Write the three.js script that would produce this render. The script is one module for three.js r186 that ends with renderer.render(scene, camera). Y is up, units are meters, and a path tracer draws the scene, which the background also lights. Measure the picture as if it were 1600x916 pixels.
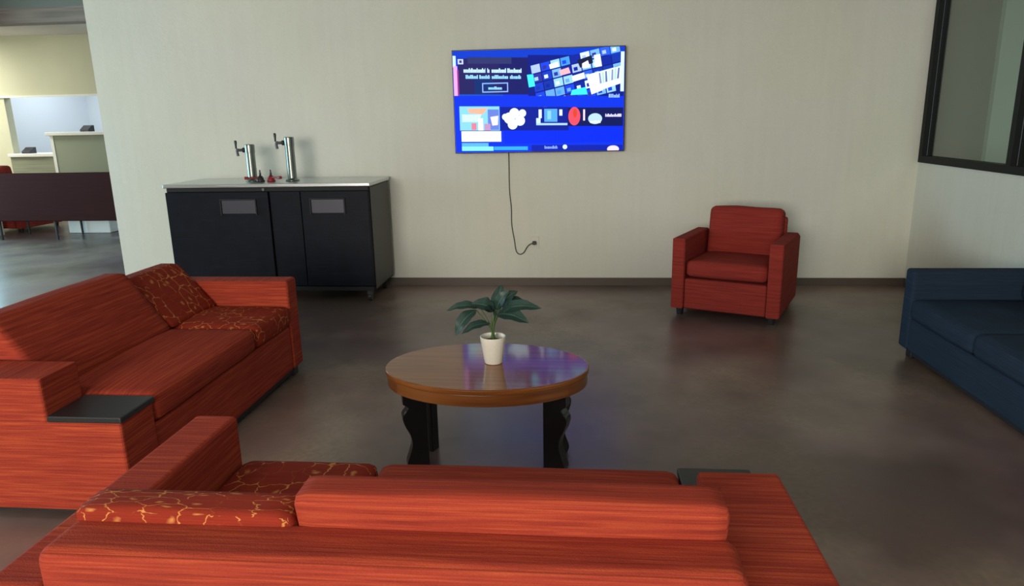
import * as THREE from 'three';
import { RoundedBoxGeometry } from 'three/addons/geometries/RoundedBoxGeometry.js';
import { mergeGeometries } from 'three/addons/utils/BufferGeometryUtils.js';
import { RectAreaLightUniformsLib } from 'three/addons/lights/RectAreaLightUniformsLib.js';

// ---------------------------------------------------------------- camera, daylight, exposure
RectAreaLightUniformsLib.init();
const scene = new THREE.Scene();
const renderer = new THREE.WebGLRenderer({ antialias: true });
renderer.toneMapping = THREE.LinearToneMapping;
renderer.toneMappingExposure = 1.0;
renderer.shadowMap.enabled = true;

const RAD = Math.PI / 180, EYE = 1.5, FOCAL = 1099;          // focal length in pixels of the 1600 x 916 frame
const camera = new THREE.PerspectiveCamera(2 * Math.atan(458 / FOCAL) / RAD, 1600 / 916, 0.05, 80);
camera.position.set(0, EYE, 0);
camera.rotation.order = 'YXZ';
camera.rotation.set(-13.95 * RAD, 5.4 * RAD, -1.15 * RAD);
scene.add(camera);

scene.background = new THREE.Color().setRGB(0.85, 0.93, 1.0);   // overcast sky outside the glazing

function areaLight(name, color, intensity, w, h, pos, look) {
  const l = new THREE.RectAreaLight(color, intensity, w, h);
  l.name = name; l.position.set(...pos); l.lookAt(...look); l.castShadow = true; scene.add(l);
  return l;
}
const lin = (r, g, b) => new THREE.Color().setRGB(r, g, b);
// daylight through the window band behind the viewer and through the storefront glazing on the left
areaLight('rear_window_daylight', lin(1.0, 0.94, 0.84), 21, 3.6, 2.0, [-2.2, 1.9, 4.42], [-2.2, 1.9, 0]);
areaLight('storefront_daylight', lin(0.50, 0.85, 1.0), 6.4, 5.8, 2.6, [-8.2, 1.5, -6.05], [0, 1.5, -6.05]);

// ---------------------------------------------------------------- helpers
let seed = 20240611;
function rnd() { seed = (seed * 1664525 + 1013904223) >>> 0; return seed / 4294967296; }
const rr = (a, b) => a + (b - a) * rnd();
const clamp = (x, a = 0, b = 1) => Math.min(b, Math.max(a, x));
const mix = (a, b, t) => a + (b - a) * t;
function hash(x, y, s) {
  let h = Math.imul(x, 374761393) ^ Math.imul(y, 668265263) ^ Math.imul(s + 11, 2147483647 ^ 97531);
  h = Math.imul(h ^ (h >>> 13), 1274126177); h ^= h >>> 16;
  return (h >>> 0) / 4294967296;
}
// tiling value noise: u, v in 0..1, nx by ny cells
function vn(u, v, nx, ny, s) {
  const x = u * nx, y = v * ny, xi = Math.floor(x), yi = Math.floor(y), fx = x - xi, fy = y - yi;
  const sx = fx * fx * (3 - 2 * fx), sy = fy * fy * (3 - 2 * fy);
  const X0 = ((xi % nx) + nx) % nx, X1 = (X0 + 1) % nx, Y0 = ((yi % ny) + ny) % ny, Y1 = (Y0 + 1) % ny;
  return mix(mix(hash(X0, Y0, s), hash(X1, Y0, s), sx), mix(hash(X0, Y1, s), hash(X1, Y1, s), sx), sy);
}
function fbm(u, v, n, oct, s) {
  let a = 0, w = 0.5, t = 0;
  for (let i = 0; i < oct; i++) { a += w * vn(u, v, n << i, n << i, s + i); t += w; w *= 0.55; }
  return a / t;
}
const toSRGB = (c) => (c <= 0.0031308 ? 12.92 * c : 1.055 * Math.pow(c, 1 / 2.4) - 0.055);
function makeTex(n, metres, f, colour = true) {
  const d = new Uint8Array(n * n * 4);
  for (let j = 0; j < n; j++) for (let i = 0; i < n; i++) {
    const c = f((i + 0.5) / n, (j + 0.5) / n), k = (j * n + i) * 4;
    for (let q = 0; q < 3; q++) d[k + q] = Math.round(255 * clamp(colour ? toSRGB(clamp(c[q])) : c[q]));
    d[k + 3] = 255;
  }
  const t = new THREE.DataTexture(d, n, n, THREE.RGBAFormat);
  t.wrapS = t.wrapT = THREE.RepeatWrapping; t.magFilter = THREE.LinearFilter; t.minFilter = THREE.LinearMipmapLinearFilter; t.generateMipmaps = true;
  if (colour) t.colorSpace = THREE.SRGBColorSpace;
  t.repeat.set(1 / metres, 1 / metres); t.needsUpdate = true;
  return t;
}
const used = {};
function numbered(name) {
  used[name] = (used[name] ?? -1) + 1;
  return used[name] ? `${name}_${String(used[name]).padStart(3, '0')}` : name;
}
function mesh(name, geo, mat, parent = scene) {
  const m = new THREE.Mesh(Array.isArray(geo) ? mergeGeometries(geo) : geo, mat);
  m.name = parent === scene ? numbered(name) : name;
  m.castShadow = m.receiveShadow = true; parent.add(m);
  return m;
}
function tag(o, label, category, group) {
  o.userData.label = label; o.userData.category = category;
  if (group) o.userData.group = group;
  return o;
}
function thing(name, label, category, pos = [0, 0, 0], turn = 0, group) {
  const g = new THREE.Group(); g.name = numbered(name); g.position.set(...pos); g.rotation.y = turn; scene.add(g);
  return tag(g, label, category, group);
}
function struct(name, geo, mat) { const m = mesh(name, geo, mat); m.userData.kind = 'structure'; return m; }
// uv in metres from the way each face points, u along the long horizontal
function metreUV(g) {
  const p = g.attributes.position, n = g.attributes.normal, uv = new Float32Array(p.count * 2);
  for (let i = 0; i < p.count; i++) {
    const ax = Math.abs(n.getX(i)), ay = Math.abs(n.getY(i)), az = Math.abs(n.getZ(i));
    const x = p.getX(i), y = p.getY(i), z = p.getZ(i);
    if (ay > ax && ay > az) { uv[2 * i] = x; uv[2 * i + 1] = z; }
    else if (ax > az) { uv[2 * i] = z; uv[2 * i + 1] = y; }
    else { uv[2 * i] = x; uv[2 * i + 1] = y; }
  }
  g.setAttribute('uv', new THREE.BufferAttribute(uv, 2));
  return g;
}
const box = (x0, x1, y0, y1, z0, z1) => {
  const g = new THREE.BoxGeometry(x1 - x0, y1 - y0, z1 - z0); g.translate((x0 + x1) / 2, (y0 + y1) / 2, (z0 + z1) / 2);
  return metreUV(g);
};
const rbox = (x0, x1, y0, y1, z0, z1, r = 0.02, seg = 3) => {
  const g = new RoundedBoxGeometry(x1 - x0, y1 - y0, z1 - z0, seg, r); g.translate((x0 + x1) / 2, (y0 + y1) / 2, (z0 + z1) / 2);
  return metreUV(g);
};
function smooth(g) {                       // shared normals where positions coincide
  g.computeVertexNormals();
  const p = g.attributes.position, n = g.attributes.normal, m = new Map();
  const key = (i) => `${Math.round(p.getX(i) * 2e4)},${Math.round(p.getY(i) * 2e4)},${Math.round(p.getZ(i) * 2e4)}`;
  for (let i = 0; i < p.count; i++) {
    const k = key(i), a = m.get(k) ?? [0, 0, 0];
    a[0] += n.getX(i); a[1] += n.getY(i); a[2] += n.getZ(i); m.set(k, a);
  }
  for (let i = 0; i < p.count; i++) {
    const a = m.get(key(i)), l = Math.hypot(...a) || 1; n.setXYZ(i, a[0] / l, a[1] / l, a[2] / l);
  }
  return g;
}
// a stuffed, boxed cushion: rounded edges, crowned faces and a few soft dents
function cushion(w, h, d, r, crown = [0, 0, 0], s = 1) {
  const g = new THREE.BoxGeometry(w, h, d, Math.max(10, Math.round(w / 0.035)), Math.max(6, Math.round(h / 0.03)), Math.max(8, Math.round(d / 0.035)));
  metreUV(g);
  const p = g.attributes.position, hw = w / 2, hh = h / 2, hd = d / 2;
  for (let i = 0; i < p.count; i++) {
    let x = p.getX(i), y = p.getY(i), z = p.getZ(i);
    const cx = clamp(x, -hw + r, hw - r), cy = clamp(y, -hh + r, hh - r), cz = clamp(z, -hd + r, hd - r);
    const dx = x - cx, dy = y - cy, dz = z - cz, l = Math.hypot(dx, dy, dz);
    if (l > 1e-6) { x = cx + dx / l * r; y = cy + dy / l * r; z = cz + dz / l * r; }
    const a = x / hw, b = y / hh, c = z / hd, q = (t) => clamp(1 - t * t);
    const wob = (vn(x * 0.7 + 0.5, z * 0.7 + y + 0.5, 7, 7, s) - 0.5) * 0.012 * q(a) * Math.max(q(b), q(c));
    p.setXYZ(i, x + a * crown[0] * q(b) * q(c), y + b * (crown[1] * q(a) * q(c) + wob), z + c * (crown[2] * q(a) * q(b) + wob));
  }
  return smooth(g);
}
function tube(points, r, seg = 24, rad = 8) {
  return new THREE.TubeGeometry(new THREE.CatmullRomCurve3(points.map((q) => new THREE.Vector3(...q))), seg, r, rad, false);
}
function cyl(r0, r1, h, x, y, z, seg = 20) { const g = new THREE.CylinderGeometry(r0, r1, h, seg); g.translate(x, y + h / 2, z); return g; }
function lathe(profile, x = 0, y = 0, z = 0, seg = 32) { const g = new THREE.LatheGeometry(profile.map((q) => new THREE.Vector2(...q)), seg); g.translate(x, y, z); return g; }

// ---------------------------------------------------------------- materials
const std = (o) => new THREE.MeshStandardMaterial(o);
const phys = (o) => new THREE.MeshPhysicalMaterial(o);
const wallTex = makeTex(1024, 3.2, (u, v) => {
  const m = fbm(u, v, 4, 4, 3), s = vn(u, v, 90, 6, 9), f = vn(u, v, 300, 300, 5);
  const k = 0.93 + 0.11 * m + 0.03 * (s - 0.5) + 0.03 * (f - 0.5);
  return [0.675 * k, 0.675 * k, 0.59 * k * (0.97 + 0.06 * vn(u, v, 5, 5, 31))];
});
const wallBump = makeTex(512, 0.8, (u, v) => { const k = 0.6 * fbm(u, v, 24, 3, 41) + 0.4 * vn(u, v, 160, 160, 42); return [k, k, k]; }, false);
const M = {};
M.wall = std({ map: wallTex, bumpMap: wallBump, bumpScale: 0.0012, roughness: 0.75 });
M.ceiling = std({ color: lin(0.24, 0.235, 0.215), roughness: 0.9 });
const floorTex = makeTex(1024, 4.5, (u, v) => {
  const a = fbm(u, v, 5, 5, 61), b = fbm(u + 0.37, v + 0.11, 9, 4, 77), c = vn(u, v, 260, 260, 15), d = fbm(u, v, 3, 3, 99);
  const t = clamp((a - 0.36) * 3.2), w = clamp((b - 0.38) * 3.4), k = 0.82 + 0.25 * c * w + 0.25 * (d - 0.5);
  return [mix(0.135, 0.295, t) * k, mix(0.089, 0.210, t) * k * (0.95 + 0.08 * w), mix(0.076, 0.176, t) * k * (1.02 - 0.12 * w)];
});
const floorRough = makeTex(512, 2.3, (u, v) => { const k = 0.27 + 0.16 * fbm(u, v, 8, 4, 12); return [k, k, k]; }, false);
M.floor = phys({ map: floorTex, roughnessMap: floorRough, roughness: 1, clearcoat: 0.15, clearcoatRoughness: 0.2 });
M.ceilingFar = std({ color: lin(0.62, 0.60, 0.56), roughness: 0.9 });
M.baseboard = std({ color: lin(0.085, 0.066, 0.05), roughness: 0.5 });

// woven upholstery with fine streaks along the length
const stripe = (lo, mid, hi, s) => makeTex(1024, 0.62, (u, v) => {
  const a = vn(u, v, 3, 110, s), b = vn(u, v, 5, 210, s + 3), c = vn(u, v, 9, 430, s + 5), d = fbm(u, v, 3, 3, s + 9), f = vn(u, v, 340, 420, s + 12);
  const t = clamp(0.36 * a + 0.36 * b + 0.28 * c + 0.15 * (d - 0.5)), k = 0.92 + 0.16 * f;
  const q = (i) => (t < 0.5 ? mix(lo[i], mid[i], t * 2) : mix(mid[i], hi[i], t * 2 - 1)) * k;
  return [q(0), q(1), q(2)];
});
const weave = makeTex(512, 0.16, (u, v) => { const k = 0.5 * vn(u, v, 60, 120, 4) + 0.5 * vn(u, v, 128, 128, 8); return [k, k, k]; }, false);
M.redFabric = phys({ map: stripe([0.165, 0.019, 0.014], [0.31, 0.040, 0.021], [0.48, 0.088, 0.031], 21), bumpMap: weave, bumpScale: 0.0006, specularIntensity: 0.3, roughness: 0.9 });
M.chairFabric = phys({ map: stripe([0.17, 0.019, 0.016], [0.26, 0.031, 0.023], [0.35, 0.050, 0.031], 57), bumpMap: weave, bumpScale: 0.0006, specularIntensity: 0.3, roughness: 0.9 });
M.blueFabric = phys({ map: stripe([0.013, 0.024, 0.044], [0.018, 0.033, 0.058], [0.026, 0.044, 0.072], 83), bumpMap: weave, bumpScale: 0.0006, specularIntensity: 0.3, roughness: 0.92 });
// patterned cloth: dark red ground, tan branching lines between irregular cells, pale blossoms
const cells = [];
const CN = 8;
for (let j = 0; j < CN; j++) for (let i = 0; i < CN; i++) cells.push([(i + 0.15 + 0.7 * hash(i, j, 5)) / CN, (j + 0.15 + 0.7 * hash(i, j, 6)) / CN, hash(i, j, 7)]);
const patternTex = makeTex(1024, 0.62, (u, v) => {
  const wu = u + 0.03 * (vn(u, v, 26, 26, 1) - 0.5) + 0.012 * (vn(u, v, 70, 70, 3) - 0.5), wv = v + 0.03 * (vn(u, v, 26, 26, 2) - 0.5) + 0.012 * (vn(u, v, 70, 70, 4) - 0.5);
  let d1 = 9, d2 = 9, who = 0;
  const ci = Math.floor(wu * CN), cj = Math.floor(wv * CN);
  for (let b = -2; b <= 2; b++) for (let a = -2; a <= 2; a++) {
    const ii = (((ci + a) % CN) + CN) % CN, jj = (((cj + b) % CN) + CN) % CN, c = cells[jj * CN + ii];
    const px = c[0] + (ci + a - ii) / CN, py = c[1] + (cj + b - jj) / CN, d = Math.hypot(wu - px, wv - py);
    if (d < d1) { d2 = d1; d1 = d; who = jj * CN + ii; } else if (d < d2) d2 = d;
  }
  const keep = vn(u, v, 6, 6, 13) > 0.33 ? 1 : 0.12;
  const line = keep * clamp(1.4 - (d2 - d1) / 0.0048), dot = cells[who][2] > 0.55 ? clamp(1.3 - d1 / 0.017) * 0.8 : 0, k = 0.85 + 0.3 * vn(u, v, 8, 240, 19);
  const t = clamp(Math.max(line, dot));
  return [mix(0.25 * k, 0.60, t), mix(0.026 * k, 0.25, t), mix(0.012 * k, 0.07, t)];
});
M.patternFabric = phys({ map: patternTex, bumpMap: weave, bumpScale: 0.0006, specularIntensity: 0.3, roughness: 0.9 });
M.blackPlastic = std({ color: lin(0.018, 0.019, 0.02), roughness: 0.38 });
M.blackFoot = std({ color: lin(0.012, 0.011, 0.011), roughness: 0.6 });
const woodTex = makeTex(1024, 1.1, (u, v) => {
  const w = v + 0.012 * fbm(u, v, 4, 3, 8), g = vn(u, w, 4, 90, 3), h = vn(u, w, 8, 260, 4), b = fbm(u, v, 3, 3, 6);
  const t = clamp(0.6 * g + 0.35 * h + 0.4 * (b - 0.5));
  return [mix(0.15, 0.33, t), mix(0.043, 0.115, t), mix(0.012, 0.026, t)];
});
M.tableTop = phys({ map: woodTex, roughness: 0.3, specularIntensity: 0.15, clearcoat: 0.8, clearcoatRoughness: 0.08 });
M.tableEdge = phys({ map: woodTex, roughness: 0.3, clearcoat: 0.5, clearcoatRoughness: 0.2 });
M.tableLeg = phys({ color: lin(0.010, 0.010, 0.012), roughness: 0.28, clearcoat: 0.4, clearcoatRoughness: 0.2 });
const ceramic = makeTex(256, 0.2, (u, v) => { const k = 0.95 + 0.08 * vn(u, v, 20, 20, 3); return [0.80 * k, 0.76 * k, 0.66 * k]; });
M.pot = phys({ map: ceramic, roughness: 0.35, clearcoat: 0.3 });
M.soil = std({ color: lin(0.05, 0.032, 0.018), roughness: 1 });
const leafTex = makeTex(256, 1, (u, v) => {
  const rib = Math.abs(v - 0.5) < 0.03 ? 1 : 0, vein = clamp(1.2 - Math.abs(((u * 7 + Math.abs(v - 0.5) * 5) % 1) - 0.5) * 14) * 0.4, k = 0.8 + 0.4 * fbm(u, v, 6, 3, 8);
  const t = clamp(Math.max(rib, vein));
  return [mix(0.014 * k, 0.07, t), mix(0.042 * k, 0.12, t), mix(0.034 * k, 0.075, t)];
});
M.leaf = phys({ map: leafTex, roughness: 0.5, side: THREE.DoubleSide });
M.stem = std({ color: lin(0.07, 0.13, 0.035), roughness: 0.6 });
const steelRough = makeTex(256, 0.5, (u, v) => { const k = 0.25 + 0.15 * vn(u, v, 3, 120, 9); return [k, k, k]; }, false);
M.steel = std({ color: lin(0.62, 0.64, 0.65), metalness: 1, roughnessMap: steelRough, roughness: 1 });
M.chrome = std({ color: lin(0.24, 0.27, 0.25), metalness: 1, roughness: 0.3 });
const vinyl = makeTex(512, 0.7, (u, v) => { const k = 0.8 + 0.4 * fbm(u, v, 10, 4, 15), s = vn(u, v, 4, 60, 3) > 0.8 ? 1.25 : 1; return [0.0075 * k * s, 0.009 * k * s, 0.0145 * k * s]; });
M.coolerBlack = phys({ map: vinyl, bumpMap: wallBump, bumpScale: 0.0006, roughness: 0.5, specularIntensity: 0.25 });
M.coolerSide = std({ color: lin(0.075, 0.072, 0.062), roughness: 0.55 });
M.coolerGap = std({ color: lin(0.006, 0.006, 0.008), roughness: 0.7 });
M.plate = std({ color: lin(0.065, 0.065, 0.085), roughness: 0.4, metalness: 0.3 });
M.redPlastic = std({ color: lin(0.24, 0.014, 0.02), roughness: 0.4 });
M.tvBlack = std({ color: lin(0.012, 0.012, 0.014), roughness: 0.35 });
M.cord = std({ color: lin(0.05, 0.048, 0.045), roughness: 0.6 });
M.whitePlastic = std({ color: lin(0.62, 0.60, 0.54), roughness: 0.45 });
M.blackFrame = phys({ color: lin(0.010, 0.012, 0.012), roughness: 0.5, specularIntensity: 0.3 });
M.aluminium = std({ color: lin(0.12, 0.13, 0.15), roughness: 0.5 });
M.glass = phys({ color: lin(0.95, 0.99, 0.97), transmission: 1, thickness: 0, roughness: 0.0, ior: 1.5 });
M.officeWall = std({ color: lin(0.19, 0.215, 0.18), roughness: 0.9 });
M.officeDoor = std({ color: lin(0.46, 0.62, 0.54), roughness: 0.6 });
M.officeFloor = std({ color: lin(0.12, 0.12, 0.11), roughness: 0.8 });
M.cream = std({ map: makeTex(256, 2, (u, v) => { const k = 0.95 + 0.08 * fbm(u, v, 5, 3, 33); return [0.60 * k, 0.60 * k, 0.44 * k]; }), roughness: 0.85 });
M.brownBeam = std({ map: makeTex(256, 1.2, (u, v) => { const k = 0.75 + 0.5 * vn(u, v, 3, 60, 37); return [0.17 * k, 0.115 * k, 0.085 * k]; }), roughness: 0.7 });
M.greyBeam = std({ color: lin(0.13, 0.12, 0.095), roughness: 0.8 });
M.kitchenWhite = std({ color: lin(0.72, 0.78, 0.84), roughness: 0.6 });
M.counterWhite = std({ color: lin(0.78, 0.80, 0.76), roughness: 0.35 });
M.counterOlive = std({ map: makeTex(256, 0.8, (u, v) => { const k = 0.85 + 0.3 * vn(u, v, 3, 50, 44); return [0.25 * k, 0.27 * k, 0.19 * k]; }), roughness: 0.6 });
M.counterSage = std({ color: lin(0.27, 0.31, 0.23), roughness: 0.6 });
M.maroonVinyl = phys({ specularIntensity: 0.04, map: stripe([0.020, 0.0075, 0.007], [0.027, 0.0095, 0.009], [0.036, 0.012, 0.011], 91), roughness: 0.7 });
M.panelGlow = std({ color: lin(0.1, 0.1, 0.1), emissive: lin(1, 1, 1), emissiveIntensity: 1.5, roughness: 0.6 });

// ---------------------------------------------------------------- the room
const WB = -6.32, WR = 2.875, WL = -8.3, CEIL = 3.3;
struct('floor', box(-13, 6.2, -0.12, 0, -15.4, 4.7), M.floor);
struct('ceiling', [box(-13, 3.0, CEIL, CEIL + 0.15, -9.98, 4.65)], M.ceiling);
struct('wall_back', box(-4.372, WR, 0, CEIL, WB - 0.16, WB), M.wall);
// right wall with the interior window band
const WZ0 = -6.3, WZ1 = -2.49, WY0 = 1.115, WY1 = 2.75;
struct('wall_right', [box(WR, WR + 0.13, 0, WY0, WB - 0.16, 4.65), box(WR, WR + 0.13, WY1, CEIL, WB - 0.16, 4.65), box(WR, WR + 0.13, WY0, WY1, WZ1, 4.65)], M.wall);
// rear wall behind the viewer with a window band
struct('wall_rear', [box(WL, WR, 0, 0.9, 4.5, 4.65), box(WL, WR, 2.9, CEIL, 4.5, 4.65), box(WL, -4.0, 0.9, 2.9, 4.5, 4.65), box(-0.4, WR, 0.9, 2.9, 4.5, 4.65)], M.wall);
// exterior wall on the left with storefront glazing
struct('wall_left', [box(WL - 0.15, WL, 0, 0.15, -9.0, 4.65), box(WL - 0.15, WL, 2.85, CEIL, -9.3, 4.65), box(WL - 0.15, WL, 0.15, 2.85, -3.1, 4.65), box(-13, WL, 0, CEIL, -9.45, -9.3)], M.wall);
struct('baseboard_back', box(-4.372, WR - 0.012, 0, 0.07, WB, WB + 0.012), M.baseboard);
struct('baseboard_right', box(WR - 0.012, WR, 0, 0.07, WB, 4.5), M.baseboard);

function framedWindow(name, axis, at, a0, a1, y0, y1, n, w, mat, label, depth = 0.1) {
  // axis 'x': window plane at x = at, running along z; axis 'z': plane at z = at, running along x
  const g = new THREE.Group(); g.name = name; g.userData.kind = 'structure'; scene.add(g);
  const piece = (nm, p0, p1, q0, q1, d, m, off = 0) => mesh(nm, axis === 'x' ? box(at - d / 2 + off, at + d / 2 + off, q0, q1, p0, p1) : box(p0, p1, q0, q1, at - d / 2 + off, at + d / 2 + off), m, g);
  piece('sill', a0, a1, y0, y0 + w, depth, mat); piece('head', a0, a1, y1 - w, y1, depth, mat);
  piece('jamb', a0, a0 + w, y0 + w, y1 - w, depth, mat); piece('jamb', a1 - w, a1, y0 + w, y1 - w, depth, mat);
  const step = (a1 - a0) / n;
  for (let i = 1; i < n; i++) piece('mullion', a0 + i * step - w / 2, a0 + i * step + w / 2, y0 + w, y1 - w, depth, mat);
  for (let i = 0; i < n; i++) piece('pane', a0 + i * step + w / 2, a0 + (i + 1) * step - w / 2, y0 + w, y1 - w, 0.006, M.glass);
  return g;
}
const win = framedWindow('window_1', 'x', WR + 0.03, WZ0, WZ1, 1.075, WY1, 3, 0.055, M.blackFrame, '', 0.09);
for (let i = 0; i < 3; i++) {                         // thin bright glazing bead beside each jamb
  const z = WZ0 + i * (WZ1 - WZ0) / 3 + (i ? 0.0275 : 0.055);
  mesh('glazing_bead', box(WR + 0.0245, WR + 0.027, 1.13, WY1 - 0.055, z, z + 0.004), M.aluminium, win);
}
framedWindow('window_2', 'z', 4.57, -4.0, -0.4, 0.9, 2.9, 3, 0.06, M.blackFrame);
framedWindow('window_3', 'x', WL - 0.07, -9.0, -3.1, 0.15, 2.85, 4, 0.06, M.blackFrame);

// dim office behind the interior window
struct('wall_office', [box(3.0, 6.2, 0, 3.0, -7.55, -7.4), box(6.05, 6.2, 0, 3.0, -7.4, -1.0), box(3.005, 6.05, 0, 3.0, -1.15, -1.0), box(3.0, 6.2, 3.0, 3.1, -7.55, -1.0)], M.officeWall);
const od = new THREE.Group(); od.name = 'door_1'; od.userData.kind = 'structure'; scene.add(od);
mesh('door_leaf', rbox(3.98, 4.74, 0.01, 2.85, -7.398, -7.35, 0.006, 2), M.officeDoor, od);
mesh('door_frame', [box(3.95, 3.98, 0, 2.89, -7.399, -7.33), box(4.74, 4.77, 0, 2.89, -7.399, -7.33)], M.officeDoor, od);
mesh('handle', tube([[4.64, 1.0, -7.35], [4.64, 1.0, -7.30], [4.54, 1.0, -7.30]], 0.011, 12), M.aluminium, od);

// ---------------------------------------------------------------- the far room seen past the end of the wall
const KZ = -12;
struct('wall_far', [box(-13, -10.06, 0, 2.03, KZ - 0.15, KZ), box(-13, -4.372, 2.03, 3.04, KZ - 0.15, KZ)], M.cream);
struct('wall_kitchen', [box(-13, -4.22, 0, 3.04, -15.35, -15.2), box(-10.95, -10.8, 0, 3.04, -15.2, KZ - 0.15), box(-4.372, -4.22, 0, CEIL, -15.2, WB - 0.16)], M.kitchenWhite);
struct('ceiling_far', box(-13, -4.22, 3.04, 3.15, -15.35, -9.98), M.ceilingFar);
struct('trim_1', box(-13, -4.372, 2.02, 2.055, KZ, KZ + 0.03), M.counterWhite);
struct('trim_2', box(-13, -4.372, 2.915, 3.11, -9.98, -9.72), M.brownBeam);
struct('trim_3', box(-13, -4.372, 3.11, 3.3, -9.98, -9.72), M.greyBeam);


// ceiling panel over the far kitchen and one in the office: fitting, glowing face and its light
function ceilingPanel(label, x, y, z, w, d, color, glow, power) {
  const g = thing('ceiling_light', label, 'light', [x, y, z]);
  mesh('frame', [box(-w / 2 - 0.03, w / 2 + 0.03, -0.05, 0, -d / 2 - 0.03, -d / 2), box(-w / 2 - 0.03, w / 2 + 0.03, -0.05, 0, d / 2, d / 2 + 0.03), box(-w / 2 - 0.03, -w / 2, -0.05, 0, -d / 2, d / 2), box(w / 2, w / 2 + 0.03, -0.05, 0, -d / 2, d / 2)], M.counterWhite, g);
  mesh('diffuser', box(-w / 2, w / 2, -0.035, -0.02, -d / 2, d / 2), M.panelGlow, g);
  areaLight('ceiling_panel_light', color, power, w, d, [x, y - 0.055, z], [x, y - 1, z]);
}
ceilingPanel('white ceiling panel light above the floor behind the red sofa beside the cooler', -3.6, CEIL, -1.0, 1.2, 0.6, lin(1, 0.96, 0.88), 1.5, 8);
ceilingPanel('white ceiling panel light above the back of the sofa facing the television', 0.3, CEIL, 0.4, 1.2, 0.6, lin(1, 0.96, 0.88), 1.5, 8);
ceilingPanel('white ceiling panel light over the far kitchen', -9.2, 3.04, -13.6, 1.8, 1.2, lin(0.85, 0.94, 1), 1.5, 8.5);
ceilingPanel('white ceiling panel light in front of the far kitchen counter', -11.4, 3.04, -10.7, 1.8, 0.9, lin(1, 0.98, 0.86), 1.5, 26);
ceilingPanel('white ceiling panel light in the office behind the dark window', 4.4, 3.0, -4.6, 1.2, 0.6, lin(0.86, 1, 0.93), 1.5, 4.2);

const low = thing('service_counter', 'low service counter with olive front and white top in the far kitchen opening', 'counter', [-9.62, 0, KZ + 0.1]);
mesh('front_panel', rbox(-0.42, 0.44, 0.08, 1.0, -0.22, 0.02, 0.006, 2), M.counterOlive, low);
mesh('kick_plate', box(-0.44, 0.42, 0, 0.08, -0.2, -0.02), M.blackPlastic, low);
mesh('countertop', rbox(-0.435, 0.455, 1.0, 1.06, -0.45, 0.06, 0.012, 2), M.counterWhite, low);
const bar = thing('bar_counter', 'tall bar counter with sage panel and white ledge beside the low counter', 'counter', [-8.2, 0, KZ + 0.18]);
mesh('front_panel', rbox(-0.9, 1.2, 0.08, 1.36, -0.2, 0.02, 0.006, 2), M.counterSage, bar);
mesh('end_panel', box(-0.955, -0.9, 0, 1.36, -0.25, 0.03), M.counterWhite, bar);
mesh('kick_plate', box(-0.88, 1.2, 0, 0.08, -0.18, -0.02), M.blackPlastic, bar);
mesh('bar_ledge', rbox(-1.0, 1.25, 1.36, 1.42, -0.3, 0.09, 0.012, 2), M.counterWhite, bar);
function terminal(label, x, y, z) {
  const g = thing('countertop_terminal', label, 'device', [x, y, z]);
  const sh = new THREE.Shape(); sh.moveTo(0.08, 0); sh.lineTo(-0.08, 0); sh.lineTo(-0.08, 0.1); sh.lineTo(-0.03, 0.1); sh.lineTo(0.08, 0.03); sh.closePath();
  const eg = new THREE.ExtrudeGeometry(sh, { depth: 0.15, bevelEnabled: true, bevelSize: 0.004, bevelThickness: 0.004, bevelSegments: 1 }); eg.translate(0, 0.004, -0.075); eg.rotateY(-Math.PI / 2);
  mesh('housing', eg, M.plate, g);
  const sc = new THREE.BoxGeometry(0.12, 0.002, 0.09); sc.rotateX(0.566); sc.translate(0, 0.075, 0.022);
  mesh('keypad', sc, M.blackPlastic, g);
}
terminal('small dark device standing on the low white countertop', -9.72, 1.06, KZ + 0.05);
terminal('small dark device standing on the tall bar ledge', -8.52, 1.42, KZ + 0.1);

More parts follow.
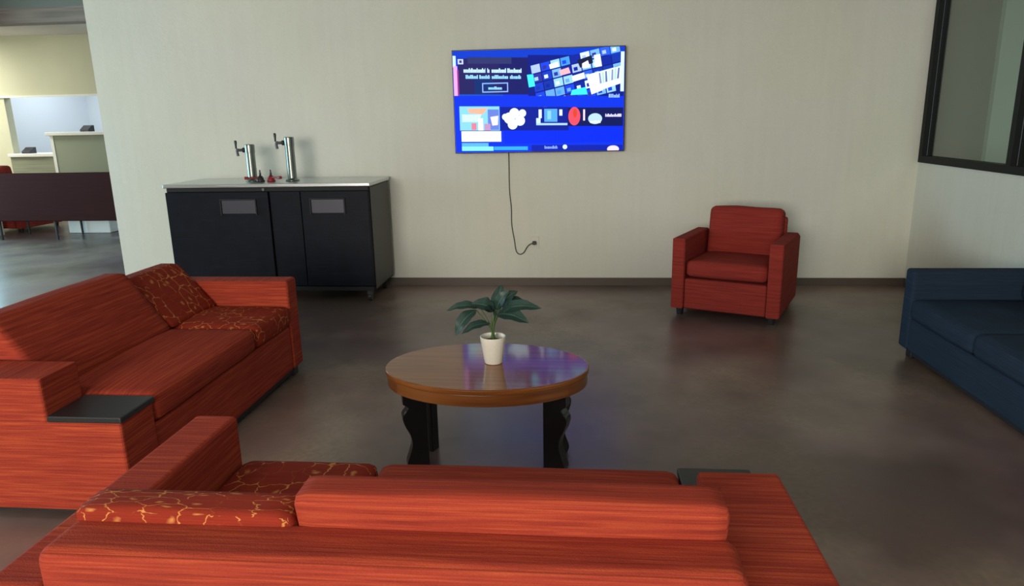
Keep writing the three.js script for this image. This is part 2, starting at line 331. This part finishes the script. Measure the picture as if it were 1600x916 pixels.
// ---------------------------------------------------------------- sofas with a tray arm
function makeSofa(label, pos, turn) {
  const L = 1.735, h = L / 2, g = thing('tray_arm_sofa', label, 'sofa', pos, turn, 'red sofas with a black tray arm');
  const F = 0.43, xa = -h + 0.21, xb = h - 0.14, seam = xa + 0.93;
  // tall rear block and low tray block of the sitter's right arm, one upholstered piece
  const sh = new THREE.Shape(); const b = 0.012;
  sh.moveTo(F - b, 0.055 + b); sh.lineTo(F - b, 0.425 - b); sh.lineTo(0.138 - b, 0.425 - b); sh.lineTo(0.138 - b, 0.595 - b); sh.lineTo(-F + b, 0.595 - b); sh.lineTo(-F + b, 0.055 + b); sh.closePath();
  const ag = new THREE.ExtrudeGeometry(sh, { depth: 0.21 - 2 * b, bevelEnabled: true, bevelSize: b, bevelThickness: b, bevelSegments: 3 });
  ag.translate(0, 0, -(0.21 - 2 * b) / 2); ag.rotateY(-Math.PI / 2); ag.translate(-h + 0.105, 0, 0);
  mesh('tray_arm', metreUV(ag), M.redFabric, g);
  mesh('tray', rbox(-h - 0.004, -h + 0.214, 0.425, 0.450, 0.142, F + 0.008, 0.006, 2), M.blackPlastic, g).userData.label = 'black tray on the low part of the arm';
  mesh('arm', rbox(xb, h, 0.055, 0.60, -F, F, 0.018), M.redFabric, g);
  mesh('back_frame', rbox(xa - 0.005, xb + 0.005, 0.055, 0.685, -F, -0.285, 0.03, 5), M.redFabric, g);
  mesh('base', rbox(xa + 0.002, xb - 0.002, 0.055, 0.325, -0.28, F - 0.006, 0.016), M.redFabric, g);
  const c1 = cushion(0.926, 0.125, 0.70, 0.035, [0, 0.016, 0.008], 3); c1.translate((xa + seam) / 2, 0.39, 0.085);
  mesh('seat_cushion', c1, M.redFabric, g);
  const wp = xb - seam, c2 = cushion(wp - 0.006, 0.125, 0.70, 0.035, [0, 0.014, 0.008], 5); c2.translate((seam + xb) / 2, 0.39, 0.085);
  mesh('seat_cushion', c2, M.patternFabric, g).userData.label = 'seat cushion in patterned cloth with tan branching lines';
  // wedge shaped back cushions: upright behind, front face sloping back from the seat
  const wedge = (w, top, x, sd) => {
    const d = 0.28, hh = top - 0.45, geo = cushion(w, hh, d, 0.026, [0, 0.004, 0.010], sd), p = geo.attributes.position;
    for (let i = 0; i < p.count; i++) {
      const t = clamp(p.getY(i) / hh + 0.5, -0.05, 1.05), c = p.getZ(i) / d + 0.5;
      p.setXYZ(i, p.getX(i) + x, p.getY(i) + 0.45 + hh / 2, mix(mix(-0.275, -0.318, t), mix(0.005, -0.222, t), c));
    }
    return smooth(geo);
  };
  mesh('back_cushion', wedge(0.885, 0.762, (xa + seam) / 2 - 0.012, 9), M.redFabric, g);
  mesh('back_cushion', wedge(wp + 0.03, 0.714, (seam + xb) / 2 - 0.016, 12), M.patternFabric, g).userData.label = 'back cushion in patterned cloth with tan branching lines';
  for (const sx of [-1, 1]) for (const sz of [-1, 1]) mesh('foot', rbox(sx * (h - 0.07) - 0.035, sx * (h - 0.07) + 0.035, 0, 0.06, sz * (F - 0.06) - 0.035, sz * (F - 0.06) + 0.035, 0.006, 2), M.blackFoot, g);
  mesh('plinth', box(-h + 0.05, h - 0.05, 0.02, 0.06, -F + 0.04, F - 0.03), M.blackFoot, g);
  return g;
}
makeSofa('red striped tray-arm sofa standing side-on between the coffee table and the black cooler', [-2.12, 0, -3.148], Math.PI / 2);
makeSofa('red striped tray-arm sofa with its back turned, facing the television wall', [-0.345, 0, -1.565], Math.PI);

// ---------------------------------------------------------------- red armchair by the wall
function makeArmchair(label, pos, turn, group, tall = 0) {
  const g = thing('armchair', label, 'armchair', pos, turn, group), W = 0.4, F = 0.385, A = 0.098, m = M.chairFabric;
  for (const s of [-1, 1]) {
    const sh = new THREE.Shape(), b = 0.014;                // arms rise towards the front and drop a little at the back
    sh.moveTo(F - b, 0.06 + b); sh.lineTo(F - b, 0.6 - b); sh.lineTo(-F + 0.1, 0.59 - b); sh.lineTo(-F + b, 0.56 - b); sh.lineTo(-F + 0.03, 0.06 + b); sh.closePath();
    const ag = new THREE.ExtrudeGeometry(sh, { depth: A - 2 * b, bevelEnabled: true, bevelSize: b, bevelThickness: b, bevelSegments: 3 });
    ag.translate(0, 0, -(A - 2 * b) / 2); ag.rotateY(-Math.PI / 2); ag.translate(s * (W - A / 2), 0, 0);
    mesh('arm', metreUV(ag), m, g);
  }
  mesh('base', rbox(-W + A + 0.002, W - A - 0.002, 0.06, 0.295, -F + 0.04, F - 0.008, 0.014), m, g);
  const s = cushion(2 * (W - A) - 0.01, 0.125, 0.62, 0.035, [0, 0.02, 0.01], 17); s.rotateX(-0.035); s.translate(0, 0.36, 0.065);
  mesh('seat_cushion', s, m, g);
  const bk = cushion(2 * (W - A) - 0.035, 0.42 + tall, 0.17, 0.045, [0, 0.008, 0.02], 19); bk.rotateX(-0.16); bk.translate(0, 0.562 + tall / 2, -0.268);
  mesh('back_cushion', bk, m, g);
  mesh('back_panel', rbox(-W + A + 0.002, W - A - 0.002, 0.06, 0.70 + tall, -F, -F + 0.06, 0.02), m, g);
  for (const sx of [-1, 1]) for (const sz of [-1, 1]) {
    const ft = new THREE.CylinderGeometry(0.036, 0.026, 0.066, 4, 1); ft.rotateY(Math.PI / 4); ft.translate(sx * (W - 0.06), 0.033, sz * (F - 0.06));
    mesh('foot', ft, M.blackFoot, g);
  }
  return g;
}
makeArmchair('red armchair standing alone before the wall beside the blue sofa', [1.245, 0, -5.52], -0.43);

// ---------------------------------------------------------------- blue sofa along the right wall
{
  const L = 2.34, h = L / 2, D = 0.41;
  const g = thing('sofa', 'dark blue three seat sofa along the wall under the dark framed window', 'sofa', [2.445, 0, -4.47 + h], -Math.PI / 2);
  for (const s of [-1, 1]) mesh('arm', rbox(s > 0 ? h - 0.12 : -h, s > 0 ? h : -h + 0.12, 0.055, 0.555, -D, D, 0.02), M.blueFabric, g);
  mesh('base', rbox(-h + 0.118, h - 0.118, 0.055, 0.258, -D + 0.05, D - 0.006, 0.016), M.blueFabric, g);
  mesh('back_frame', rbox(-h + 0.118, h - 0.118, 0.055, 0.555, -D, -D + 0.1, 0.02), M.blueFabric, g);
  for (let i = 0; i < 3; i++) {
    const w = (L - 0.24) / 3, x = -h + 0.12 + (i + 0.5) * w;
    const c = cushion(w - 0.004, 0.125, 0.70, 0.036, [0, 0.012, 0.01], 30 + i); c.translate(x, 0.322, 0.07); mesh('seat_cushion', c, M.blueFabric, g);
    const b = cushion(w - 0.012, 0.25, 0.12, 0.045, [0, 0.01, 0.012], 40 + i); b.rotateX(-0.12); b.translate(x, 0.505, -0.262); mesh('back_cushion', b, M.blueFabric, g);
  }
  for (const sx of [-1, 1]) for (const sz of [-1, 1]) mesh('foot', rbox(sx * (h - 0.08) - 0.035, sx * (h - 0.08) + 0.035, 0, 0.06, sz * (D - 0.07) - 0.035, sz * (D - 0.07) + 0.035, 0.006, 2), M.blackFoot, g);
  mesh('plinth', box(-h + 0.06, h - 0.06, 0.02, 0.06, -D + 0.05, D - 0.04), M.blackFoot, g);
}

// ---------------------------------------------------------------- oval coffee table and plant
const TX = -0.393, TZ = -2.9;
{
  const g = thing('coffee_table', 'oval wooden coffee table with carved black legs', 'table', [TX, 0, TZ]);
  const oval = (a, b) => { const s = new THREE.Shape(); s.absellipse(0, 0, a, b, 0, Math.PI * 2); return s; };
  const slab = (a, b, y0, y1, bev) => {
    const e = new THREE.ExtrudeGeometry(oval(a - bev, b - bev), { depth: y1 - y0 - 2 * bev, bevelEnabled: true, bevelSize: bev, bevelThickness: bev, bevelSegments: 3, curveSegments: 72 });
    e.rotateX(-Math.PI / 2); e.translate(0, y0 + bev, 0);
    return metreUV(e);
  };
  mesh('tabletop', slab(0.448, 0.306, 0.428, 0.452, 0.006), M.tableTop, g);
  const rim = new THREE.ExtrudeGeometry(oval(0.438, 0.296), { depth: 0.046, bevelEnabled: true, bevelSize: 0.003, bevelThickness: 0.003, bevelSegments: 2, curveSegments: 72 });
  rim.rotateX(-Math.PI / 2); rim.translate(0, 0.380, 0); metreUV(rim);
  mesh('apron', rim, M.tableEdge, g);
  const pr = [[0.0, 0], [0.052, 0], [0.060, 0.03], [0.046, 0.075], [0.034, 0.12], [0.040, 0.165], [0.062, 0.215], [0.070, 0.255], [0.052, 0.285], [0.046, 0.30], [0.066, 0.315], [0.066, 0.38], [0, 0.38]];
  for (const sx of [-1, 1]) for (const sz of [-1, 1]) {
    const s = new THREE.Shape(); s.moveTo(-0.03, 0); s.lineTo(pr[1][0], 0); s.splineThru(pr.slice(2, 11).map((q) => new THREE.Vector2(q[0], q[1]))); s.lineTo(0.066, 0.38); s.lineTo(-0.03, 0.38); s.closePath();
    const e = new THREE.ExtrudeGeometry(s, { depth: 0.05, bevelEnabled: true, bevelSize: 0.004, bevelThickness: 0.004, bevelSegments: 2, curveSegments: 8 });
    e.translate(0, 0, -0.025); e.rotateY(sx > 0 ? (sz > 0 ? -0.35 : 0.35) : Math.PI + (sz > 0 ? 0.35 : -0.35)); e.translate(sx * 0.292, 0.0, sz * 0.09);
    mesh('leg', e, M.tableLeg, g);
  }
}
{
  const y0 = 0.452, px = TX + 0.028, pz = TZ - 0.028, K = 0.00277;
  const g = thing('potted_plant', 'dark green leafy plant in a white pot on the oval table', 'plant', [px, y0, pz]);
  mesh('pot', lathe([[0, 0.002], [0.036, 0], [0.039, 0.004], [0.055, 0.106], [0.057, 0.122], [0.054, 0.124], [0.051, 0.12], [0.049, 0.098], [0, 0.096]], 0, 0, 0, 40), M.pot, g);
  mesh('soil', lathe([[0, 0.103], [0.03, 0.102], [0.0495, 0.098]], 0, 0, 0, 24), M.soil, g);
  const P = (x, y) => [(x - 766) * K, (568 - y) * K * 1.04 + 0.0];
  const leafSpots = [
    [772, 486, 780, 449, 0.062, -0.03], [777, 480, 806, 456, 0.058, -0.01], [774, 482, 795, 450, 0.05, 0.02],
    [778, 486, 844, 477, 0.062, 0.03], [775, 489, 826, 495, 0.072, 0.06], [780, 480, 822, 484, 0.06, -0.05],
    [771, 484, 735, 472, 0.07, 0.02], [762, 482, 742, 478, 0.06, -0.04], [748, 479, 697, 481, 0.042, 0.03],
    [742, 482, 711, 517, 0.062, 0.05], [763, 503, 721, 514, 0.044, 0.05], [770, 490, 758, 476, 0.055, 0.05],
  ];
  leafSpots.forEach(([x0, y0_, x1, y1, w, dz], i) => {
    const [ax, ay] = P(x0, y0_), [bx, by] = P(x1, y1);
    const A = new THREE.Vector3(ax, ay, dz * 0.5), B = new THREE.Vector3(bx, by, dz * 1.6);
    const T = B.clone().sub(A), len = T.length(); T.normalize();
    const N = new THREE.Vector3(0.15 * Math.sign(bx - ax), 0.75, 0.6).normalize(), S = new THREE.Vector3().crossVectors(T, N).normalize(), U = new THREE.Vector3().crossVectors(S, T).normalize();
    const nu = 10, nv = 6, pos = [], uv = [], idx = [];
    for (const side of [1, -1]) for (let a = 0; a <= nu; a++) for (let b = 0; b <= nv; b++) {
      const t = a / nu, q = b / nv * 2 - 1, ww = w * 0.5 * Math.pow(Math.sin(Math.PI * Math.pow(clamp(t, 0.001, 0.999), 0.8)), 0.75);
      const arch = 0.16 * len * Math.sin(Math.PI * t), fold = Math.abs(q) * ww * 0.28 + 0.003 * Math.sin(t * 17 + i) * Math.abs(q);
      const v = A.clone().addScaledVector(T, t * len).addScaledVector(S, q * ww).addScaledVector(U, arch + fold + side * 0.0007);
      pos.push(v.x, v.y, v.z); uv.push(t, b / nv);
    }
    const row = nv + 1, half = (nu + 1) * row;
    for (let f = 0; f < 2; f++) for (let a = 0; a < nu; a++) for (let b = 0; b < nv; b++) {
      const k = f * half + a * row + b;
      f ? idx.push(k, k + 1, k + row, k + 1, k + row + 1, k + row) : idx.push(k, k + row, k + 1, k + 1, k + row, k + row + 1);
    }
    const lg = new THREE.BufferGeometry(); lg.setAttribute('position', new THREE.Float32BufferAttribute(pos, 3)); lg.setAttribute('uv', new THREE.Float32BufferAttribute(uv, 2)); lg.setIndex(idx); lg.computeVertexNormals();
    const leaf = mesh('leaf', lg, M.leaf, g);
    mesh('stem', tube([[((i % 5) - 2) * 0.006, 0.1, ((i % 3) - 1) * 0.008], [ax * 0.25, ay * 0.55 + 0.04, dz * 0.2], [ax, ay, dz * 0.5]], 0.0024, 10, 6), M.stem, leaf);
  });
}

// ---------------------------------------------------------------- beer cooler with two taps
const CX = -2.567, CZ = -5.96;                            // centre of the cabinet, its back near the wall
{
  const g = thing('keg_cooler', 'black two door keg cooler with steel top and two tap towers', 'cooler', [CX, 0, CZ]);
  const W = 0.875, F = 0.29;
  mesh('cabinet', rbox(-W, W, 0.105, 0.985, -F, F, 0.008, 2), M.coolerBlack, g);
  for (const sx of [-1, 1]) mesh('side_panel', box(sx * W - 0.003, sx * W + 0.003, 0.12, 0.975, -F + 0.015, F - 0.015), M.coolerSide, g);
  mesh('countertop', rbox(-W - 0.012, W + 0.012, 0.985, 1.015, -F - 0.01, F + 0.03, 0.006, 2), M.steel, g);
  mesh('top_rail', box(-W + 0.01, W - 0.01, 0.955, 0.982, F, F + 0.012), M.coolerGap, g);
  const xs = [[-W + 0.005, 0.022], [0.302, W - 0.005]];
  xs.forEach(([a, b], i) => {
    const d = mesh('door', rbox(a, b, 0.15, 0.95, F + 0.002, F + 0.036, 0.006, 2), M.coolerBlack, g);
    const px = i ? [0.388, 0.664] : [-0.382, -0.092];
    mesh('handle_plate', rbox(px[0], px[1], 0.77, 0.884, F + 0.034, F + 0.044, 0.004, 2), M.plate, d);
    mesh('plate_rim', [box(px[0] - 0.012, px[1] + 0.012, 0.884, 0.894, F + 0.034, F + 0.05), box(px[0] - 0.012, px[0] - 0.002, 0.76, 0.884, F + 0.034, F + 0.05), box(px[1] + 0.002, px[1] + 0.012, 0.76, 0.884, F + 0.034, F + 0.05)], M.coolerGap, d);
  });
  mesh('centre_panel', rbox(0.032, 0.292, 0.15, 0.95, F + 0.002, F + 0.026, 0.006, 2), M.coolerBlack, g);
  mesh('lock', (() => { const c = new THREE.CylinderGeometry(0.012, 0.012, 0.012, 16); c.rotateX(Math.PI / 2); c.translate(-0.02, 0.968, F + 0.016); return c; })(), M.chrome, g);
  mesh('kick_plate', rbox(-W + 0.01, W - 0.01, 0.105, 0.143, F - 0.01, F + 0.02, 0.004, 2), M.coolerGap, g);
  for (const sx of [-1, 1]) for (const sz of [-1, 1]) {
    const wh = new THREE.CylinderGeometry(0.036, 0.036, 0.028, 18); wh.rotateZ(Math.PI / 2); wh.translate(sx * (W - 0.07), 0.036, sz * (F - 0.06));
    const c = mesh('caster', wh, M.blackPlastic, g);
    mesh('fork', box(sx * (W - 0.07) - 0.02, sx * (W - 0.07) + 0.02, 0.06, 0.108, sz * (F - 0.06) - 0.024, sz * (F - 0.06) + 0.024), M.plate, c);
  }
  // tap towers: chrome column, collar, cap, faucet to the side with a black lever
  for (const [tx, tz, hh] of [[-0.215, 0.06, 0.315], [0.138, 0.06, 0.37]]) {
    const t = mesh('tap_tower', lathe([[0.0, 0], [0.058, 0], [0.058, 0.012], [0.040, 0.02], [0.038, 0.03], [0.038, hh - 0.075], [0.041, hh - 0.07], [0.041, hh - 0.006], [0.034, hh], [0, hh]], tx, 1.014, tz, 32), M.chrome, g);
    const fy = 1.014 + hh - 0.048;
    mesh('faucet', [tube([[tx - 0.038, fy, tz], [tx - 0.075, fy, tz], [tx - 0.115, fy, tz + 0.005]], 0.012, 12, 10), tube([[tx - 0.108, fy + 0.014, tz + 0.004], [tx - 0.112, fy - 0.016, tz + 0.005], [tx - 0.106, fy - 0.05, tz + 0.005]], 0.011, 8, 10)].map((q) => q.toNonIndexed()), M.plate, t);
    mesh('tap_collar', (() => { const c = new THREE.CylinderGeometry(0.021, 0.021, 0.02, 16); c.rotateZ(Math.PI / 2); c.translate(tx - 0.05, fy, tz); return c; })(), M.blackPlastic, t);
    mesh('tap_lever', lathe([[0, 0], [0.007, 0], [0.008, 0.02], [0.012, 0.055], [0.009, 0.068], [0, 0.07]], tx - 0.118, fy + 0.012, tz + 0.005, 14), M.blackPlastic, t);
  }
}
function coupler(label, x, z, turn, bodyMat) {                      // keg coupler lying on the steel top
  const g = thing('keg_coupler', label, 'keg coupler', [x, 1.015, z], turn, 'keg couplers on the cooler top');
  const b = lathe([[0, 0], [0.034, 0], [0.036, 0.012], [0.028, 0.02], [0.028, 0.034], [0.02, 0.04], [0.018, 0.05], [0, 0.052]], 0, 0, 0, 24);
  mesh('body', b, bodyMat, g);
  mesh('red_lever', [rbox(-0.012, 0.125, 0.03, 0.044, -0.011, 0.011, 0.005, 2), rbox(0.095, 0.13, 0.026, 0.05, -0.015, 0.015, 0.006, 2)], M.redPlastic, g);
  mesh('hose_nozzle', lathe([[0, 0], [0.009, 0], [0.009, 0.024], [0.006, 0.03], [0.006, 0.05], [0, 0.052]], 0, 0.05, 0, 14), M.blackPlastic, g);
}
coupler('black and red keg coupler lying at the foot of the shorter tap tower', CX - 0.115, CZ + 0.13, -2.6, M.blackPlastic);
coupler('black and red keg coupler lying between the two tap towers', CX - 0.03, CZ + 0.11, -0.5, M.redPlastic);

// ---------------------------------------------------------------- television
{
  const x0 = -1.067, x1 = 0.404, y0 = 1.207, y1 = 2.072, z = -6.24;
  const g = thing('television', 'wall mounted flat television showing a blue menu of tiles', 'television', [(x0 + x1) / 2, y0, z]);
  const w = x1 - x0, h = y1 - y0;
  mesh('housing', rbox(-w / 2, w / 2, 0, h, -0.035, 0, 0.006, 2), M.tvBlack, g);
  mesh('wall_mount', box(-0.25, 0.25, 0.2, 0.65, -0.08, -0.034), M.tvBlack, g);
  const cw = 1024, ch = 600, c = document.createElement('canvas'); c.width = cw; c.height = ch;
  const q = c.getContext('2d');
  const X = (px) => (px - 706) / 271 * cw, Y = (px, py) => { const t = (px - 706) / 271, a = 79 - 9 * t, b = 240 - 3 * t; return (py - a) / (b - a) * ch; };
  const poly = (col, pts) => { q.fillStyle = col; q.beginPath(); pts.forEach(([a, b], i) => (i ? q.lineTo(X(a), Y(a, b)) : q.moveTo(X(a), Y(a, b)))); q.closePath(); q.fill(); };
  const rect = (col, a, b, a2, b2) => poly(col, [[a, b], [a2, b], [a2, b2], [a, b2]]);
  q.fillStyle = '#0a2fd0'; q.fillRect(0, 0, cw, ch);
  q.fillStyle = '#0b36b8'; q.fillRect(0, 0, cw, 60);
  q.fillStyle = '#1148c0'; q.fillRect(0, 230, 300, 90);
  q.fillStyle = '#0428ee'; q.fillRect(300, 400, 724, 150);
  rect('#221f58', 714, 90, 822, 146); rect('#171a5c', 780, 88, 832, 146); rect('#2a3162', 730, 88, 800, 98); rect('#0f2a66', 740, 122, 770, 145);
  rect('#b9d7f4', 706, 86, 711, 104); rect('#d79be0', 706.5, 102, 713, 149); rect('#8a2a7c', 712.5, 108, 715, 149);
  rect('#b8c4ef', 714, 91, 723, 99); rect('#3b3d63', 716.5, 93, 720.5, 97);
  // soft unreadable lines of lettering
  const words = (y, hgt, col, list) => { for (const [a, b] of list) { let x = a; while (x < b - 0.4) { const l = rr(1.1, 2.4), top = rnd() < 0.3 ? 0 : hgt * 0.28; rect(col, x, y + top, Math.min(b, x + l), y + hgt); x += l + 0.35; } } };
  words(105, 7, '#bfeaff', [[723, 758], [761, 765], [768, 791], [793, 816]]);
  words(115.5, 6, '#8fd0f5', [[726, 746], [748, 765], [768, 794], [797, 815]]);
  q.strokeStyle = '#7fa4ea'; q.lineWidth = 7; q.strokeRect(X(753), Y(753, 129), X(793) - X(753), Y(793, 142.5) - Y(793, 129));
  words(133.5, 5, '#8fd4ff', [[762, 784]]);
  // slanted wall of small tiles
  rect('#0a1a78', 826, 84, 976, 150);
  const cols = ['#5d9be8', '#2b59d8', '#8fc4ff', '#1437b8', '#cfeaff', '#0d2390', '#3f8fd8', '#2c2f90', '#6ea9f0', '#10309c', '#9fb6f0', '#183fd6'];
  for (let r = 0; r < 5; r++) for (let k = 0; k < 9; k++) {
    const a = 830 + k * 15.5 + r * 2.5, b = 101 - k * 4.0 + r * 14.5, col = cols[Math.floor(rnd() * cols.length)];
    if (a + 13 > 974) continue;
    poly(col, [[a, b], [a + 14, b - 3.6], [a + 16, b + 9], [a + 2, b + 12.6]]);
    poly(cols[Math.floor(rnd() * cols.length)], [[a + 3, b + 4], [a + 9, b + 2.5], [a + 10, b + 8], [a + 4, b + 9.5]]);
  }
  poly('#e4f6ff', [[859, 99], [873, 94], [875, 102], [861, 106]]); poly('#f0a9b0', [[875, 108], [890, 103], [893, 112], [878, 116]]);
  poly('#f2eef0', [[910, 95], [922, 91], [924, 103], [912, 105]]); poly('#141a3a', [[903, 92], [926, 84], [928, 96], [908, 104]]); poly('#e8e0ea', [[911, 97], [920, 92], [923, 101], [911, 104]]);
  poly('#e9fff8', [[929, 84], [939, 82], [942, 101], [932, 103]]); poly('#e6fffa', [[895, 117], [914, 111], [916, 120], [897, 126]]);
  poly('#3ce0ff', [[824, 115], [834, 114], [837, 133], [827, 135]]); poly('#38d8f6', [[895, 139], [917, 134], [920, 146], [893, 147]]);
  poly('#eef2fb', [[918, 115], [936, 110], [944, 139], [926, 146]]); poly('#d6ecf4', [[936, 110], [972, 100], [972, 128], [944, 138]]);
  for (let k = 0; k < 7; k++) poly(['#7f86b8', '#9fd0c0', '#5463a0', '#b8d8f8'][k % 4], [[937 + k * 5, 112 - k * 1.4], [939.5 + k * 5, 111.5 - k * 1.4], [942 + k * 4.4, 128 - k * 1.3], [939 + k * 4.4, 129 - k * 1.3]]);
  poly('#c6e6ff', [[971, 78], [976.5, 78], [976.5, 141], [971, 141]]);
  rect('#0a2fd0', 706, 148.5, 976, 166); words(145, 6, '#8fb4ff', [[953, 970]]);
  // row of app tiles; drawn as plain generic shapes
  rect('#7fc4ea', 714, 165, 779, 204); poly('#f0a58a', [[727, 169], [760, 168], [752, 178], [730, 176]]); poly('#bfeee6', [[718, 178], [750, 178], [744, 190], [718, 190]]); rect('#5f78c8', 760, 170, 778, 203); poly('#f2d6e6', [[764, 182], [777, 180], [776, 195], [767, 196]]); rect('#d07888', 733, 192, 741, 203); rect('#e8e2f4', 744, 184, 752, 204); rect('#b08ab0', 754, 193, 764, 204);
  rect('#fbfcf6', 716, 205, 781, 222); rect('#57a6e6', 716, 224, 760, 230); rect('#7ff0f4', 716, 230, 768, 237); rect('#2f9ce8', 769, 230, 824, 236);
  rect('#0a1c86', 780, 166, 890, 204); q.fillStyle = '#d8f4fa'; for (const [a, b, r] of [[795, 184, 9], [803, 176, 8], [812, 188, 8], [800, 194, 8], [816, 176, 6], [788, 182, 5]]) { q.beginPath(); q.arc(X(a), Y(a, b), r * 3.78, 0, 7); q.fill(); }
  rect('#d2e8fa', 842, 170, 847, 184); rect('#bfe2f8', 838, 184, 845, 194); rect('#4f9ad8', 851, 169, 872, 190); rect('#7cc0ea', 856, 172, 862, 186); rect('#cfe4ff', 875, 170, 880, 180); rect('#9fc4f8', 838, 192, 888, 195.5);
  rect('#0c1650', 889, 167, 976, 197); q.fillStyle = '#e8485c'; q.beginPath(); q.ellipse(X(899), Y(899, 181), 36, 54, 0, 0, 7); q.fill(); q.fillStyle = '#c8402a'; q.beginPath(); q.ellipse(X(900), Y(900, 176), 12, 26, 0, 0, 7); q.fill(); rect('#ffd2dc', 913, 170, 916, 188);
  q.fillStyle = '#a9cce0'; q.beginPath(); q.ellipse(X(932), Y(932, 185), 42, 32, 0, 0, 7); q.fill(); words(188, 4, '#e8fbff', [[924, 941]]); words(177, 5, '#d6d2ff', [[948, 974]]);
  rect('#0d1f9a', 830, 228, 976, 240); words(229, 5, '#7f9cf0', [[851, 872]]); q.fillStyle = '#c8ecff'; q.beginPath(); q.arc(X(884), Y(884, 231), 14, 0, 7); q.fill(); q.fillStyle = '#dccbff'; q.beginPath(); q.ellipse(X(961), Y(961, 235), 36, 22, 0, 0, 7); q.fill();
  const tex = new THREE.CanvasTexture(c); tex.colorSpace = THREE.SRGBColorSpace;
  const sg = new THREE.PlaneGeometry(w - 0.016, h - 0.016); sg.translate(0, h / 2, 0.0015);
  mesh('screen', sg, phys({ color: 0x050505, emissive: 0xffffff, emissiveMap: tex, emissiveIntensity: 1.5, roughness: 0.5, specularIntensity: 0.1 }), g).userData.label = 'lit screen with a blue menu of tiles';
  areaLight('television_light', lin(0.05, 0.2, 1), 0.03, w - 0.02, h - 0.02, [(x0 + x1) / 2, (y0 + y1) / 2, z + 0.01], [(x0 + x1) / 2, (y0 + y1) / 2, 0]);
}
{
  const Z = WB + 0.008;
  const g = thing('power_cord', 'thin dark cord hanging from the television to the wall outlet', 'cord', [-0.6, 0, Z]);
  const o = (x, y, z = 0) => [x + 0.6, y, z];
  mesh('cable', tube([o(-0.601, 1.24, 0.012), o(-0.601, 1.1), o(-0.600, 0.86), o(-0.588, 0.72), o(-0.586, 0.56), o(-0.565, 0.42), o(-0.545, 0.31, 0.004), o(-0.515, 0.292, 0.012), o(-0.485, 0.305, 0.01), o(-0.445, 0.365, 0.012), o(-0.415, 0.39, 0.022), o(-0.385, 0.398, 0.03)], 0.0042, 90, 8), M.cord, g);
  mesh('plug', rbox(0.2, 0.234, 0.382, 0.414, 0.0, 0.036, 0.006, 2), M.cord, g);
}
{
  const g = thing('wall_outlet', 'pale wall outlet under the television with a plug in it', 'outlet', [-0.377, 0.34, WB]);
  mesh('cover_plate', rbox(-0.036, 0.036, 0, 0.115, 0.0005, 0.007, 0.003, 2), M.wall, g);
  mesh('socket', rbox(-0.017, 0.017, 0.012, 0.044, 0.005, 0.009, 0.002, 2), M.whitePlastic, g);
}

// ---------------------------------------------------------------- furniture in the far room
{
  const g = thing('bench', 'dark maroon bench on thin black legs in the far room', 'bench', [-6.74, 0, -9.15]);
  const h = 1.45;
  mesh('back_panel', rbox(-h, h, 0.265, 0.91, 0.16, 0.25, 0.015), M.maroonVinyl, g);
  mesh('seat', rbox(-h, h, 0.30, 0.44, -0.4, 0.162, 0.03), M.maroonVinyl, g);
  for (const x of [-1.18, -0.36, h - 0.81]) for (const z of [-0.32, 0.18]) mesh('leg', cyl(0.018, 0.014, 0.30, x, 0, z, 10), M.blackFoot, g);
}
makeArmchair('red armchair standing behind the dark maroon bench in the far room', [-8.5, 0, -10.0], Math.PI * 0.97, undefined, 0.2);
{
  const g = thing('storage_box', 'low white box on the floor behind the maroon bench', 'box', [-7.05, 0, -9.75]);
  mesh('body', rbox(-0.32, 0.32, 0, 0.26, -0.2, 0.2, 0.015), M.counterWhite, g);
  mesh('lid', rbox(-0.335, 0.335, 0.26, 0.30, -0.215, 0.215, 0.01), M.counterWhite, g);
}

renderer.render(scene, camera);
